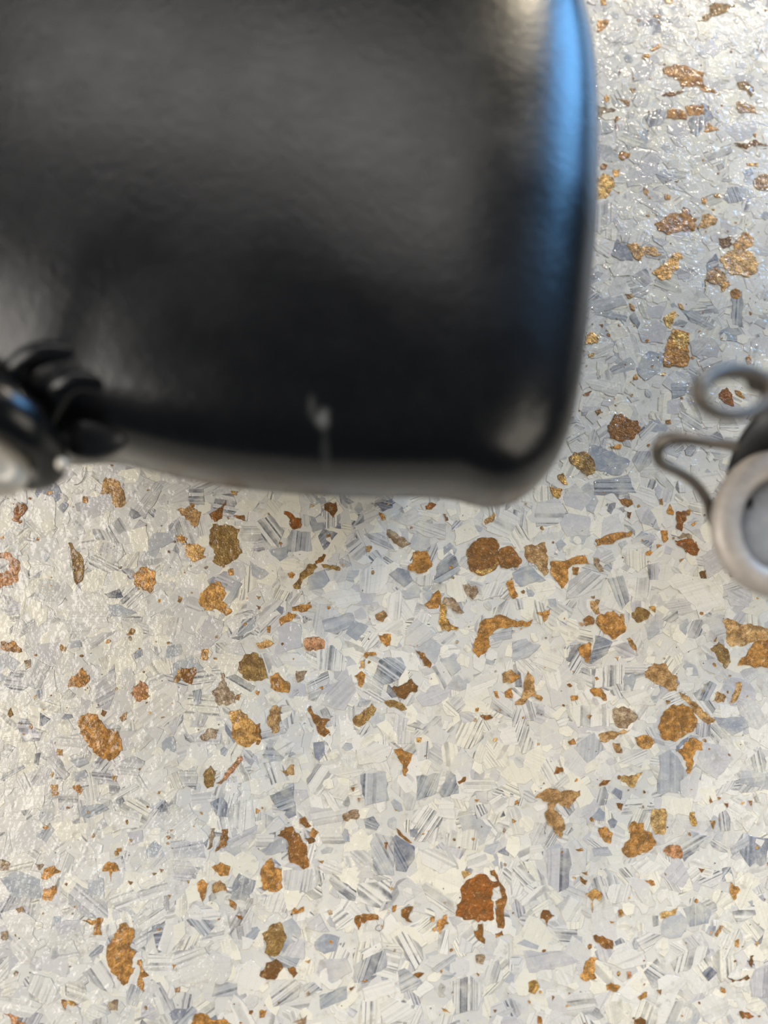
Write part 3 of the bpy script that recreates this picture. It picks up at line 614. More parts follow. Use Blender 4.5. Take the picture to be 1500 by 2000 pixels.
# crop, stripe angle in degrees (up to the right positive), stripe strength 0-9, tone letter, outline
SHARD = """
A 10 1 m 890,370 1025,345 1035,400 960,445 885,470
A 0 9 l 1110,100 1190,95 1200,200 1110,200
A 50 3 n 340,215 375,175 405,195 370,245
A 0 3 x 610,720 700,690 725,740 640,745
A 35 2 n 170,630 250,580 230,630
A 0 2 g 635,780 710,785 800,830 740,860 650,850
A 60 1 x 230,1490 235,1415 300,1450 250,1495
A 0 4 g 980,1030 1060,1010 1075,1070 1000,1100 970,1090
A 45 9 g 1380,960 1420,870 1500,850 1500,910 1410,970
A 80 1 v 220,1010 340,1000 370,1080 310,1150 230,1100
A 65 5 m 1300,790 1380,640 1420,660 1320,850 1270,900
A 0 1 v 480,160 650,135 670,230 540,280 470,250
A 55 4 l 730,180 820,20 960,90 850,280
A 30 2 l 920,60 1115,85 1105,180 1000,190
A 70 4 l 200,1090 310,1150 250,1280 120,1240
A -60 5 l 540,340 640,350 700,420 560,400
A 20 2 w 320,460 400,440 430,640 440,680 330,560
A 0 2 w 390,700 600,720 640,900 540,960 390,830
A 35 2 l 850,740 960,700 1030,780 880,860
A -20 3 l 1060,680 1160,690 1200,820 1110,830
A 40 4 l 470,980 700,930 600,1000 540,1030
A 0 4 l 370,870 500,890 550,950 400,950
A 30 3 v 560,1260 670,1130 680,1250 640,1400 560,1390
A 25 3 w 870,1210 950,1180 1010,1260 920,1330
A 40 2 w 780,1400 960,1300 1100,1400 960,1500 820,1490
A 80 3 l 1110,1500 1150,1400 1220,1440 1190,1500
A 35 3 g 400,1000 470,990 480,1030 410,1040
A 65 2 l 310,740 380,640 430,700 340,790
B -52 8 w 0,300 80,255 165,350 130,450 60,430
B 85 6 m 175,400 210,345 320,360 330,470 180,470
B 0 1 g 75,460 180,440 185,500 140,530 90,490
B -15 8 n 700,190 800,160 800,215 740,240
B 40 6 l 520,420 600,390 640,450 650,490 590,530 545,490
B -25 7 l 630,370 750,360 820,470 700,430
B 85 3 w 600,620 710,500 780,560 770,650 720,720 610,710
B 0 0 n 775,605 830,565 890,580 920,640 870,680 840,660
B 30 8 g 1040,650 1060,560 1130,470 1170,500 1200,580 1080,665
B 85 5 l 920,640 1030,590 1040,670 960,670
B 0 1 g 300,640 330,600 400,580 430,640 400,680 310,700
B 10 1 w 380,730 470,690 610,710 620,760 510,810
B 85 3 w 760,750 840,690 860,740 850,880 780,870
B 0 2 m 860,700 950,660 960,740 870,750
B 20 4 m 385,870 560,830 580,880 480,960 400,940
B -35 9 g 685,1210 720,1110 770,1090 850,1090 880,1150 840,1220 720,1260
B -60 9 l 1030,1150 1080,1110 1150,1220 1100,1290
B 0 1 m 1080,1110 1160,1070 1200,1160 1150,1200
B 25 6 l 300,1250 420,1170 430,1230 350,1350 310,1340
B 85 7 w 350,1040 450,1020 540,1110 520,1170 360,1170
B 0 0 v 120,920 200,880 260,900 270,1030 150,1060
B 15 6 m 590,1380 610,1330 680,1340 650,1380
B 55 7 w 610,980 720,930 720,1000 640,1060
B 40 2 l 880,930 940,860 1060,960 960,1030 870,1020
B 35 3 w 680,910 860,870 870,930 720,940
B 0 2 w 140,1070 240,1060 330,1150 260,1160 150,1120
B 45 2 v 380,1370 440,1250 560,1190 590,1290 520,1400
B -30 5 l 620,1290 680,1270 770,1350 700,1360
B 20 2 w 1250,1240 1350,1170 1420,1190 1410,1240 1280,1330
B 40 6 l 1130,1330 1200,1320 1230,1370 1180,1420
B 30 1 l 880,240 940,200 960,290 900,320 780,280
B -20 3 l 880,330 1000,300 1110,310 1110,400 1020,390
B 65 3 w 1310,680 1430,640 1450,720 1330,760
B 45 4 l 0,840 140,750 160,760 20,900
B 55 6 w 185,760 270,700 290,770 200,790
B 10 3 m 1370,960 1500,910 1500,980 1400,1000
C 0 6 g 480,60 680,20 730,130 480,140
I 0 0 b 1130,620 1180,635 1300,680 1430,750 1420,790 1350,860 1170,820 1120,700
C 0 5 l 130,260 150,180 280,160 310,250 270,310 140,330
C 0 1 v 300,150 370,70 465,160 410,235 310,200
C 60 3 v 720,230 790,200 840,270 870,350 750,300
C 0 2 m 250,420 290,400 320,430 280,470
C 20 3 g 0,600 100,545 200,640 50,680 20,650
C 40 4 l 330,640 440,570 550,630 520,690 320,750
C -75 5 m 560,630 650,610 690,760 640,820
C 80 4 w 670,640 800,620 820,670 780,770 680,720
C 15 1 w 910,650 960,600 1230,650 1240,770 1100,870 1070,790
C 85 7 v 790,550 860,530 860,640 800,640
C 35 9 g 880,870 970,810 975,860 930,890
C 15 6 n 450,1130 490,960 590,1000 560,1070 470,1130
C -25 3 v 590,1030 700,990 740,1080 660,1100
C 85 9 w 455,1160 640,1125 660,1190 640,1250 470,1270
C -20 2 w 100,1130 250,1020 305,1100 260,1180
C 60 8 m 1060,1300 1160,1230 1200,1250 1150,1350 1080,1340
C 0 2 m 1130,1060 1190,1100 1250,1190 1160,1170
C 25 4 m 0,1000 60,990 170,1020 100,1090 0,1120
C 10 2 w 1050,1 1210,10 1180,130 1080,140
C 20 2 v 700,400 780,370 850,400 700,430
C 60 1 w 540,790 580,700 660,760 660,840
C 30 1 v 1110,500 1200,440 1260,560 1150,630
C -40 2 l 1100,1110 1200,1100 1260,1220 1120,1160
C 80 4 w 750,920 770,1000 760,1080 720,1000
C 0 1 m 770,900 840,870 870,940 800,990
C 70 6 l 0,1400 60,1390 100,1500 0,1500
C 85 6 w 330,1380 560,1360 570,1500 380,1500
C 20 2 w 630,1290 780,1280 840,1370 700,1380
C 60 3 l 700,960 740,930 770,1010 720,1080
C 0 5 l 660,1150 780,1130 780,1170 660,1200
C -30 2 v 1250,700 1400,690 1390,800 1280,790
F 10 2 b 1180,0 1360,0 1390,60 1290,110 1210,50
E -60 6 m 665,740 700,680 800,700 810,930 690,930
E -60 7 n 780,740 820,690 930,760 930,830 880,910 820,900
E -35 9 l 430,950 450,920 590,1020 580,1080 490,1060
E -35 8 w 590,980 790,950 800,1140 600,1080
E -32 6 w 970,990 1000,960 1160,1080 1160,1160 1010,1080
E 20 7 g 80,460 220,390 230,560 130,540
E 88 7 m 610,340 760,320 780,490 640,520
E 80 2 n 335,150 400,140 405,220 370,260 345,240
E 60 6 g 1070,440 1130,320 1170,340 1190,450 1090,470
E 0 1 w 1090,470 1165,510 1165,600 1055,580
E -60 8 w 810,1290 860,1250 970,1350 980,1420 930,1490
E 0 1 b 340,1320 400,1270 490,1290 470,1370 400,1390 350,1360
E 70 6 m 570,1460 760,1360 770,1460 600,1560
E 30 4 w 595,1370 730,1320 740,1350 660,1420
E 25 5 m 830,1490 870,1470 960,1560 940,1600 850,1620
E 35 8 l 80,1620 220,1530 260,1570 250,1640 100,1700
E 35 8 m 280,1570 340,1550 390,1600 290,1640
E 35 8 m 1030,1480 1170,1390 1170,1430 1060,1500
E 40 4 w 1180,1270 1260,1200 1340,1350 1300,1360
E 88 8 w 1140,1550 1260,1520 1330,1600 1300,1720 1170,1740
E 88 7 w 620,1660 740,1650 730,1820 620,1820
E 88 2 b 505,690 520,650 540,660 550,735 505,730
E 40 3 n 900,660 950,650 940,710 905,700
E 35 5 w 430,1150 500,1110 570,1180 550,1230 470,1250
E 60 2 x 1430,590 1450,550 1460,580
E -65 8 l 1280,520 1330,510 1360,560 1290,600
E 0 7 l 370,680 400,650 490,650 520,740 390,740
E -70 7 w 40,270 140,260 200,370 90,400
E 30 3 w 100,180 140,110 230,160 180,250
E 25 3 w 590,210 690,140 800,180 760,260 600,280
E 10 2 w 420,290 480,260 640,320 560,370 430,330
E -50 7 w 390,450 430,440 500,550 460,560
E 80 4 l 160,900 330,890 370,980 300,1030 170,1010
E 70 4 w 40,1060 160,1030 180,1150 60,1140
E 85 6 l 930,160 1010,140 1020,240 950,260
E 85 4 l 820,80 930,90 920,160 830,160
E 0 5 w 1210,370 1390,360 1420,420 1220,450
E 80 6 w 1110,690 1290,660 1300,780 1130,760
E -25 3 w 950,780 1080,770 1180,870 1080,920 970,860
E 15 1 w 620,1590 790,1540 840,1610 640,1670
E 30 2 w 720,1680 800,1640 950,1720 900,1790 740,1790
E 70 5 w 1320,1470 1420,1420 1450,1540 1350,1580
E 35 2 v 290,1190 370,1150 430,1260 310,1240
E 45 4 l 60,620 130,580 180,640 60,700
E 0 4 w 0,680 110,690 100,760 0,770
E 50 4 m 20,780 170,690 180,790 60,810
E 30 4 w 1350,480 1440,450 1480,520 1410,580
E 20 3 w 1230,800 1340,790 1370,880 1240,890
E -40 7 w 1440,890 1500,880 1500,1000 1460,950
E 20 3 m 1340,750 1430,730 1390,810 1330,790
E 60 2 v 150,1400 200,1330 290,1290 280,1420
E 0 1 v 590,940 660,840 690,950
F 85 6 v 170,790 330,770 345,830 330,1000 270,1030 210,980 200,860
F 0 0 w 230,810 290,810 280,860 240,880
F 85 3 m 860,230 920,190 970,230 1030,330 1000,440 850,450
F 28 6 m 940,740 1060,670 1160,700 1010,850
F 80 3 m 360,180 480,90 550,190 440,270
F 0 9 w 1290,1140 1420,1100 1430,1160 1320,1210
F 0 2 m 20,1330 70,1300 160,1340 150,1365
F 10 2 v 60,1370 300,1370 400,1430 240,1480 100,1500
F 85 5 g 1000,1120 1100,1080 1170,1140 1150,1210 1040,1230
F 70 8 w 930,1440 1040,1360 1140,1330 1160,1380 1090,1450 960,1510
F 45 8 n 1110,1500 1160,1460 1200,1500 1150,1550
F 80 4 v 1390,1550 1420,1480 1500,1450 1510,1640 1400,1640
F 60 1 b 455,600 510,530 545,560 540,610
F -70 8 m 580,1330 640,1290 665,1320 600,1345
F 60 5 w 840,1690 1000,1660 990,1780 860,1800
F 5 3 m 1340,310 1510,330 1510,430 1330,390
F 70 6 w 0,30 80,10 130,180 60,220
F -50 3 l 1000,1300 1100,1260 1150,1330 1040,1380
F 40 6 w 20,1060 200,980 230,1020 60,1110
F 55 4 w 260,1100 330,1040 410,1090 390,1200 310,1200
F 25 5 w 720,1300 800,1260 890,1280 780,1380
F 20 3 w 560,1440 610,1350 770,1370 790,1450 650,1480
F 45 2 v 860,930 970,820 1050,920 1000,1000
F 35 2 w 690,860 800,830 900,890 760,930
F 70 3 w 530,990 690,980 720,1080 570,1090
F 30 2 w 850,1540 900,1510 1050,1540 960,1610 860,1630
F 10 1 v 1110,140 1250,170 1300,250 1200,370 1080,280
F 55 6 l 1190,430 1290,370 1310,390 1200,480
F 30 3 w 1310,600 1350,560 1440,590 1380,680
F 25 5 m 1280,770 1380,680 1390,740 1290,810
F 60 4 w 1220,1300 1330,1240 1370,1330 1250,1430
F 10 3 w 1230,1530 1390,1540 1390,1620 1280,1570
F 40 6 l 240,400 320,330 340,380 260,420
F 35 3 w 1020,900 1080,870 1110,930 1060,975
F 20 2 w 1050,1680 1180,1620 1300,1700 1160,1800
F -70 7 w 345,1790 400,1730 490,1800 350,1810
F -45 8 w 0,890 60,860 140,960 60,1000
F 0 4 m 470,770 560,760 590,810 480,820
D 70 2 x 200,270 205,215 240,210 225,285
D 30 7 m 0,370 20,330 140,280 150,300 20,375
D 60 7 m 210,700 290,620 320,660 270,740
D -45 6 l 270,240 330,220 410,340 380,370 330,340
D 15 3 m 400,250 500,240 525,270 460,300
D 40 3 m 430,330 500,310 520,350 440,380
D 30 5 g 470,580 490,520 600,510 640,540 520,595
D 0 7 l 1045,330 1140,290 1160,340 1150,430 1070,400
D 88 4 w 1365,520 1400,490 1480,485 1495,640 1420,670 1370,650
D 85 6 g 1230,500 1300,465 1330,500 1350,590 1270,580
D -5 4 v 1010,840 1110,845 1150,900 1110,970 1020,950
D 80 5 n 1385,940 1400,915 1500,960 1490,1000 1440,1080 1350,1070 1360,1000
D -37 4 l 400,1040 450,970 630,1080 630,1180 500,1170 400,1100
D -48 6 m 1090,1190 1130,1170 1240,1190 1260,1230 1210,1290 1170,1270
D 75 8 m 740,1610 770,1560 850,1600 800,1700 740,1680
D 20 2 n 990,1740 1020,1710 1100,1710 1060,1770 1010,1780
D -10 3 g 0,950 100,900 240,950 240,1060 80,1060
D 50 2 n 1190,740 1230,700 1210,770
D 40 5 m 520,1400 560,1330 610,1340 600,1380 530,1410
D 10 2 v 320,1200 460,1190 480,1270 340,1280
D 15 6 m 1240,1640 1260,1560 1390,1560 1390,1620
D -65 5 w 870,1650 950,1640 970,1740 930,1750
D -20 3 w 500,1730 540,1680 630,1690 620,1750 520,1790
D -60 3 w 1350,1690 1370,1620 1450,1700 1500,1800 1380,1800
D 50 7 l 520,290 590,210 660,270 620,330
D 30 5 w 650,460 790,390 820,410 670,490
D -5 3 w 300,120 470,110 490,200 400,240 330,210
D -5 4 l 660,280 780,230 850,260 810,350 690,340
D 0 6 l 340,440 450,410 460,520 340,530
D 70 1 w 80,500 180,410 270,390 250,530 110,550
D 55 2 w 830,330 980,180 1060,230 930,310
D -15 3 w 640,560 810,550 820,650 660,660
D 50 5 l 870,860 950,780 980,840 890,900
D 10 3 v 1000,730 1190,720 1210,830 1020,830
D 20 4 w 640,1060 770,1000 830,1080 680,1130
D 15 5 w 800,1030 980,960 1000,1040 830,1080
D 0 1 w 1100,1140 1150,1100 1190,1140 1180,1200 1110,1180
D 30 4 l 780,1300 870,1240 860,1330 800,1370
D 85 5 l 290,1360 330,1310 350,1400 300,1430
D 70 3 w 160,1600 180,1500 300,1530 360,1640 280,1690
D -50 5 w 480,1500 600,1420 670,1560 660,1620 600,1600
D 20 4 w 1000,1370 1200,1350 1260,1440 1220,1560 1060,1560
D -10 3 w 0,1640 150,1640 260,1680 180,1760 0,1740
D 40 3 w 750,120 830,60 900,130 820,200
D 10 0 v 700,90 790,80 800,180 720,200
D 0 1 w 0,1150 110,1120 210,1190 190,1300 60,1280
D 55 2 w 420,860 560,830 580,960 460,950
G 80 7 m 745,200 820,190 860,270 850,330 770,310
G -35 4 g 1240,0 1420,0 1420,50 1370,80
G -15 3 v 490,60 630,70 620,110 510,100
G 60 2 v 545,480 620,420 710,460 680,560 560,570
G 65 6 l 550,700 590,640 690,650 650,750 580,750
G 72 9 m 640,810 755,755 790,790 760,870 670,890
G 83 8 m 940,850 960,820 1050,810 1065,870 1000,960 960,930
G 0 5 m 260,880 330,845 430,870 420,920 280,950
G 40 2 v 850,940 900,920 940,940 870,1020
G 20 6 w 1030,1040 1240,980 1250,1060 1120,1170 1080,1120
G 30 1 v 510,1210 690,1080 750,1110 730,1200 690,1280 520,1310
G 5 5 l 760,1130 880,1115 880,1170 800,1180
G -25 7 m 710,1210 780,1180 860,1240 770,1290
G -75 7 m 1185,1390 1220,1310 1330,1300 1420,1370 1330,1400 1220,1420
G 0 1 b 1320,1200 1380,1170 1400,1210 1340,1240
G 70 6 w 470,1640 560,1590 660,1620 680,1680 620,1720 480,1690
G -30 2 v 690,1640 810,1690 760,1720 700,1680
G 85 5 l 260,1440 380,1390 470,1450 420,1530 330,1640 270,1600
G 10 1 v 1180,850 1400,840 1430,900 1380,970 1280,990 1180,890
G 75 6 l 1400,290 1440,210 1480,210 1450,300
G 60 5 l 1360,380 1390,330 1460,360 1420,420
G 60 5 n 440,540 475,470 485,480 460,535
G -30 4 l 260,440 360,400 480,540 400,560
G 40 3 l 350,260 500,190 600,240 560,300 400,300
G 0 1 l 700,620 780,560 880,590 800,650
G -70 5 w 1080,700 1170,680 1210,800 1190,860 1120,820
G -45 5 w 690,1480 730,1420 830,1490 770,1530
G 0 3 m 1250,520 1380,510 1370,570 1290,590
G 10 1 l 570,190 700,180 690,240 600,250
G 20 4 w 860,400 940,350 1020,410 900,430
G 45 5 l 790,130 870,110 920,160 880,200
G 30 1 v 1010,320 1080,290 1190,330 1120,410
H 40 0 n 400,170 450,60 520,110 560,210 470,210
H -40 6 w 215,60 310,80 430,150 390,200 250,100
H 0 0 b 580,970 620,880 670,840 750,860 770,900 750,980 640,1050 590,1000
H 25 7 m 390,970 540,880 580,930 570,970 420,1010
H 20 1 v 590,700 720,620 800,680 770,790 620,780
H -10 6 g 260,570 400,560 520,600 510,640 340,600
H 65 4 n 530,600 570,570 610,650 590,690
H 10 4 m 220,500 480,450 520,520 300,580
H -30 5 m 920,580 1000,560 1130,680 1100,700 960,640
H 10 7 l 830,660 880,620 940,640 910,680
H 40 2 v 960,790 1100,740 1160,800 1150,890 970,870
H -15 2 w 220,1050 330,1035 480,1080 430,1160 270,1110
H 0 6 g 820,1070 960,1060 920,1150 830,1180
H 30 1 w 1170,870 1210,790 1280,820 1270,900 1180,920
H 30 8 l 90,1450 200,1390 240,1390 110,1500
H 60 4 m 550,1600 590,1540 680,1540 690,1620 600,1690
H 70 2 w 1050,440 1090,380 1220,460 1260,520 1150,560
H 82 6 m 1240,480 1320,420 1330,680 1250,660
H 0 1 m 1400,650 1430,620 1500,620 1480,690
H 0 5 w 1170,1310 1260,1290 1300,1400 1160,1390
H 35 5 l 300,1400 370,1330 380,1420 330,1480
H 40 4 l 180,650 300,590 330,620 190,700
H 45 4 l 600,1420 690,1330 730,1350 620,1470
H 60 2 w 390,260 500,210 660,250 560,320 420,320
"""
PILE = {'o': (226, 162, 88), 't': (190, 150, 98), 'b': (148, 98, 44), 'r': (148, 86, 30), 'd': (116, 80, 40), 'g': (244, 168, 92),
        'y': (198, 140, 68), 'v': (152, 122, 68), 's': (206, 148, 104), 'p': (220, 172, 108), 'k': (172, 152, 124), 'c': (194, 138, 68)}
SHINE = {'g': 0.5, 'o': 0.15, 'y': 0.15, 'p': 0.25, 'v': 0.12, 't': 0.1, 'b': 0.06, 'c': 0.08, 's': 0.1}
AMBER_NAME = {'g': 'gold_flake', 'p': 'gold_flake', 'o': 'gold_flake', 'b': 'brown_flake', 'r': 'brown_flake', 'd': 'brown_flake', 'v': 'brown_flake', 'k': 'brown_flake'}
TONE = {'w': (212, 208, 198), 'l': (195, 192, 186), 'v': (182, 179, 178), 'm': (167, 168, 169), 'g': (153, 157, 160),
        'b': (142, 147, 155), 'n': (122, 126, 135), 'x': (70, 74, 86)}
# ------------------------------------------------------------------ setting: the flake floor
rng = random.Random(11)
BAG_AT = Vector((-0.078, 0.062, 0.0))
M_CHIP, M_AMBER, M_FLOOR = chip_material(), amber_material(), floor_material()

bm = bmesh.new()
bmesh.ops.create_grid(bm, x_segments=12, y_segments=12, size=0.9)
low = bmesh.ops.extrude_face_region(bm, geom=bm.faces[:])
for v in [e for e in low['geom'] if isinstance(e, bmesh.types.BMVert)]:
    v.co.z -= 0.012
bmesh.ops.recalc_face_normals(bm, faces=bm.faces[:])
me = bpy.data.meshes.new('floor')
bm.to_mesh(me)
bm.free()
floor = link('floor', me, M_FLOOR)
floor['kind'] = 'structure'

def rough(pts, amp, seglen):
    """break straight outline edges into slightly ragged ones"""
    out = []
    n = len(pts)
    for i in range(n):
        a, b = pts[i], pts[(i + 1) % n]
        d = (b[0] - a[0], b[1] - a[1])
        L = math.hypot(*d)
        out.append(a)
        k = min(4, int(L / seglen))
        for j in range(1, k + 1):
            t = (j + rng.uniform(-0.25, 0.25)) / (k + 1)
            o = rng.uniform(-amp, amp) * L
            o = max(-0.0004, min(0.0004, o))
            out.append((a[0] + d[0] * t - d[1] / L * o, a[1] + d[1] * t + d[0] / L * o))
    return out

def flake(pts, z, thick, ang, tone, par, tilt=0.004):
    """one flake: bevelled slab; returns verts, faces and its per-vertex look"""
    n = len(pts)
    cx = sum(p[0] for p in pts) / n
    cy = sum(p[1] for p in pts) / n
    ta, tb = rng.uniform(-tilt, tilt), rng.uniform(-tilt, tilt)
    rad = sum(math.hypot(p[0] - cx, p[1] - cy) for p in pts) / n
    ins = 1 - min(0.10, 0.00010 / max(rad, 1e-5))
    vs, uv = [], []
    ca, sa = math.cos(ang), math.sin(ang)
    for k, (zz, s) in enumerate(((z - thick, 1.0), (z, ins))):
        for p in pts:
            x, y = cx + (p[0] - cx) * s, cy + (p[1] - cy) * s
            vs.append((x, y, max(0.00002, zz + (ta * (x - cx) + tb * (y - cy) if k else 0))))
            dx, dy = (p[0] - cx) * 530, (p[1] - cy) * 530
            uv.append((-sa * dx + ca * dy, ca * dx + sa * dy, 0))
    fs = [tuple(range(n, 2 * n))] + [(i, (i + 1) % n, n + (i + 1) % n, n + i) for i in range(n)]
    return vs, fs, uv, tone, par

def build(name, flakes, mat):
    vs, fs, uv, to, pa = [], [], [], [], []
    for a, b, c, t, p in flakes:
        o = len(vs)
        vs += a
        fs += [tuple(i + o for i in f) for f in b]
        uv += c
        to += [t] * len(a)
        pa += [p] * len(a)
    me = bpy.data.meshes.new(name)
    me.from_pydata(vs, [], fs)
    me.attributes.new('suv', 'FLOAT_VECTOR', 'POINT').data.foreach_set('vector', np.array(uv, 'f').ravel())
    me.attributes.new('tone', 'FLOAT_COLOR', 'POINT').data.foreach_set('color', np.array([(*t, 1) for t in to], 'f').ravel())
    me.attributes.new('par', 'FLOAT_COLOR', 'POINT').data.foreach_set('color', np.array([(*p, 1) for p in pa], 'f').ravel())
    return link(name, me, mat, floor)

def ccw(pts):
    a = sum(pts[i - 1][0] * pts[i][1] - pts[i][0] * pts[i - 1][1] for i in range(len(pts)))
    return pts if a > 0 else pts[::-1]

def area(pts):
    return abs(sum(pts[i - 1][0] * pts[i][1] - pts[i][0] * pts[i - 1][1] for i in range(len(pts)))) / 2

def outline(crop, words):
    x0, y0, s = CROPS[crop]
    q = []
    for w in words:
        a, b = w.split(',')
        v = P(x0 + float(a) / s, y0 + float(b) / s)
        q.append((v.x, v.y))
    return ccw(q)

def albedo(c, gain=1.12, jit=0.05):
    f = gain * (1 + rng.uniform(-jit, jit))
    return tuple(min(0.86, v * f) for v in lin(c))

# measured pale shards (striped and plain) and measured amber flakes
pieces = []                                  # (area, name, flake data, material)
for row in SHARD.strip().splitlines():
    w = row.split()
    q = outline(w[0], w[4:])
    ar = area(q)
    q = rough(q, 0.05, 0.0022)
    st = int(w[2]) / 9.0
    f = flake(q, rng.uniform(0.00017, 0.00021), 0.00008, math.radians(float(w[1])), albedo(TONE[w[3]]),
              (st, rng.uniform(0.8, 1.35), rng.random()))
    pieces.append((ar, 'striped_shard' if st > 0.3 else 'grey_shard' if w[3] in 'mgbnxv' else 'white_shard', f, M_CHIP))
for row in AMBER.strip().splitlines():
    w = row.split()
    q = outline(w[0][0], w[1:])
    ar = area(q)
    q = rough(q, 0.12, 0.0012)
    k = w[0][1]
    f = flake(q, rng.uniform(0.00025, 0.00032), 0.00012, 0, albedo(PILE[k], 1.22, 0.1), (SHINE.get(k, 0.05), 1, rng.random()), 0.008)
    pieces.append((ar, AMBER_NAME.get(k, 'amber_flake'), f, M_AMBER))

# the lesser shards between them: a packed litter, laid evenly over the floor in view and a margin round it
litter = []
def shard_poly(cx, cy, r, ang):
    n = rng.choice((4, 4, 5, 5, 6, 7))
    el = rng.uniform(1.0, 1.7)
    th = rng.random() * 6.28
    ca, sa = math.cos(ang), math.sin(ang)
    q = []
    for i in range(n):
        t = th + 6.283 * (i + rng.uniform(-0.28, 0.28)) / n
        rr = r * rng.uniform(0.78, 1.12)
        a, b = rr * math.cos(t) * math.sqrt(el), rr * math.sin(t) / math.sqrt(el)
        q.append((cx + a * ca - b * sa, cy + a * sa + b * ca))
    return q
X0, X1, Y0, Y1, PITCH = -0.22, 0.25, -0.20, 0.34, 0.0047
spots = []
y = Y0
while y < Y1:
    x = X0
    while x < X1:
        spots.append((x + rng.uniform(-0.5, 0.5) * PITCH, y + rng.uniform(-0.5, 0.5) * PITCH))
        x += PITCH
    y += PITCH
rng.shuffle(spots)
for i, (x, y) in enumerate(spots):
    px, py = to_px(Vector((x, y, 0)))
    r = 0.0017 + 0.0048 * rng.random() ** 2.0
    ang = rng.random() * 3.14
    u = rng.random()
    k = 'w' if u < 0.60 else 'l' if u < 0.85 else 'v' if u < 0.93 else 'm' if u < 0.97 else 'g' if u < 0.99 else 'n'
    c = TONE[k]
    if k == 'w' and rng.random() < 0.5:
        c = (218, 212, 194)
    st = rng.choice((0, 0, 0.1, 0.2, 0.3, 0.5, 0.7, 0.9)) * (1.0 if k != 'w' else 0.8)
    q = ccw(shard_poly(x, y, r, ang))
    ar = area(q)
    seen = -30 < px < 1530 and -30 < py < 2030 and not (px < 1130 and py < 930)
    q = rough(q, 0.05, 0.0025)
    f = flake(q, 0.00006 + 0.00010 * i / len(spots), 0.00006, ang, albedo(c), (st, rng.uniform(0.8, 1.5), rng.random()))
    litter.append((ar if seen else 0.0, 'striped_shard' if st >= 0.3 else 'white_shard' if k in 'wl' else 'grey_shard', f, M_CHIP))
# amber and black crumbs, too small to be picked up one by one
crumbs, specks = [], []
for i in range(1700):
    x, y = rng.uniform(X0, X1), rng.uniform(Y0, Y1)
    k = rng.choice('yyytcckkbpo')
    q = ccw(shard_poly(x, y, rng.uniform(0.00025, 0.00095) * rng.choice((0.6, 1, 1)), rng.random() * 3))
    crumbs.append(flake(q, 0.00026, 0.0001, 0, albedo(PILE[k], 1.2, 0.15), (SHINE.get(k, 0.05), 1, rng.random())))
for i in range(420):                         # amber goes on past the measured part of the floor
    x, y = rng.uniform(X0, X1), rng.uniform(Y0, Y1)
    px, py = to_px(Vector((x, y, 0)))
    if (-40 < px < 1540 and -40 < py < 2040) and not (px < 1000 and py < 820):
        continue
    k = rng.choice('yyctbbpogrv')
    q = rough(ccw(shard_poly(x, y, rng.uniform(0.0012, 0.0042), rng.random() * 3)), 0.12, 0.0012)
    crumbs.append(flake(q, 0.00029, 0.00012, 0, albedo(PILE[k], 1.22, 0.1), (SHINE.get(k, 0.05), 1, rng.random())))
for i in range(900):
    x, y = rng.uniform(X0, X1), rng.uniform(Y0, Y1)
    q = ccw(shard_poly(x, y, rng.uniform(0.0001, 0.00028), rng.random() * 3))
    specks.append(flake(q, 0.00027, 0.0001, 0, lin(rng.choice(((60, 55, 52), (95, 85, 70), (45, 44, 48)))), (0, 1, 0)))

count, rest = {}, []
quota = {}
for ar, name, f, m in sorted(pieces, key=lambda p: -p[0]) + sorted(litter, key=lambda p: -p[0]):
    if ar > 0 and count.get(name, 0) < 300:
        count[name] = count.get(name, 0) + 1
        build(name, [f], m)
    else:
        rest.append((f, m))
for nm, fl, m in (('shard_litter', [f for f, m in rest if m is M_CHIP], M_CHIP), ('amber_crumbs', crumbs + [f for f, m in rest if m is M_AMBER], M_AMBER),
                  ('dark_specks', specks, M_CHIP)):
    o = build(nm, fl, m)
    o['kind'] = 'stuff'

# ------------------------------------------------------------------ tubes and blobs
def spline(pts, n):
    """Catmull-Rom through points with radius (x, y, z, r)"""
    pts = [np.array(p, float) for p in pts]
    pts = [2 * pts[0] - pts[1]] + pts + [2 * pts[-1] - pts[-2]]
    out = []
    for i in range(1, len(pts) - 2):
        a, b, c, d = pts[i - 1:i + 3]
        for k in range(n):
            t = k / n
            out.append(0.5 * (2 * b + (c - a) * t + (2 * a - 5 * b + 4 * c - d) * t * t + (3 * b - a - 3 * c + d) * t ** 3))
    out.append(pts[-2])
    return out

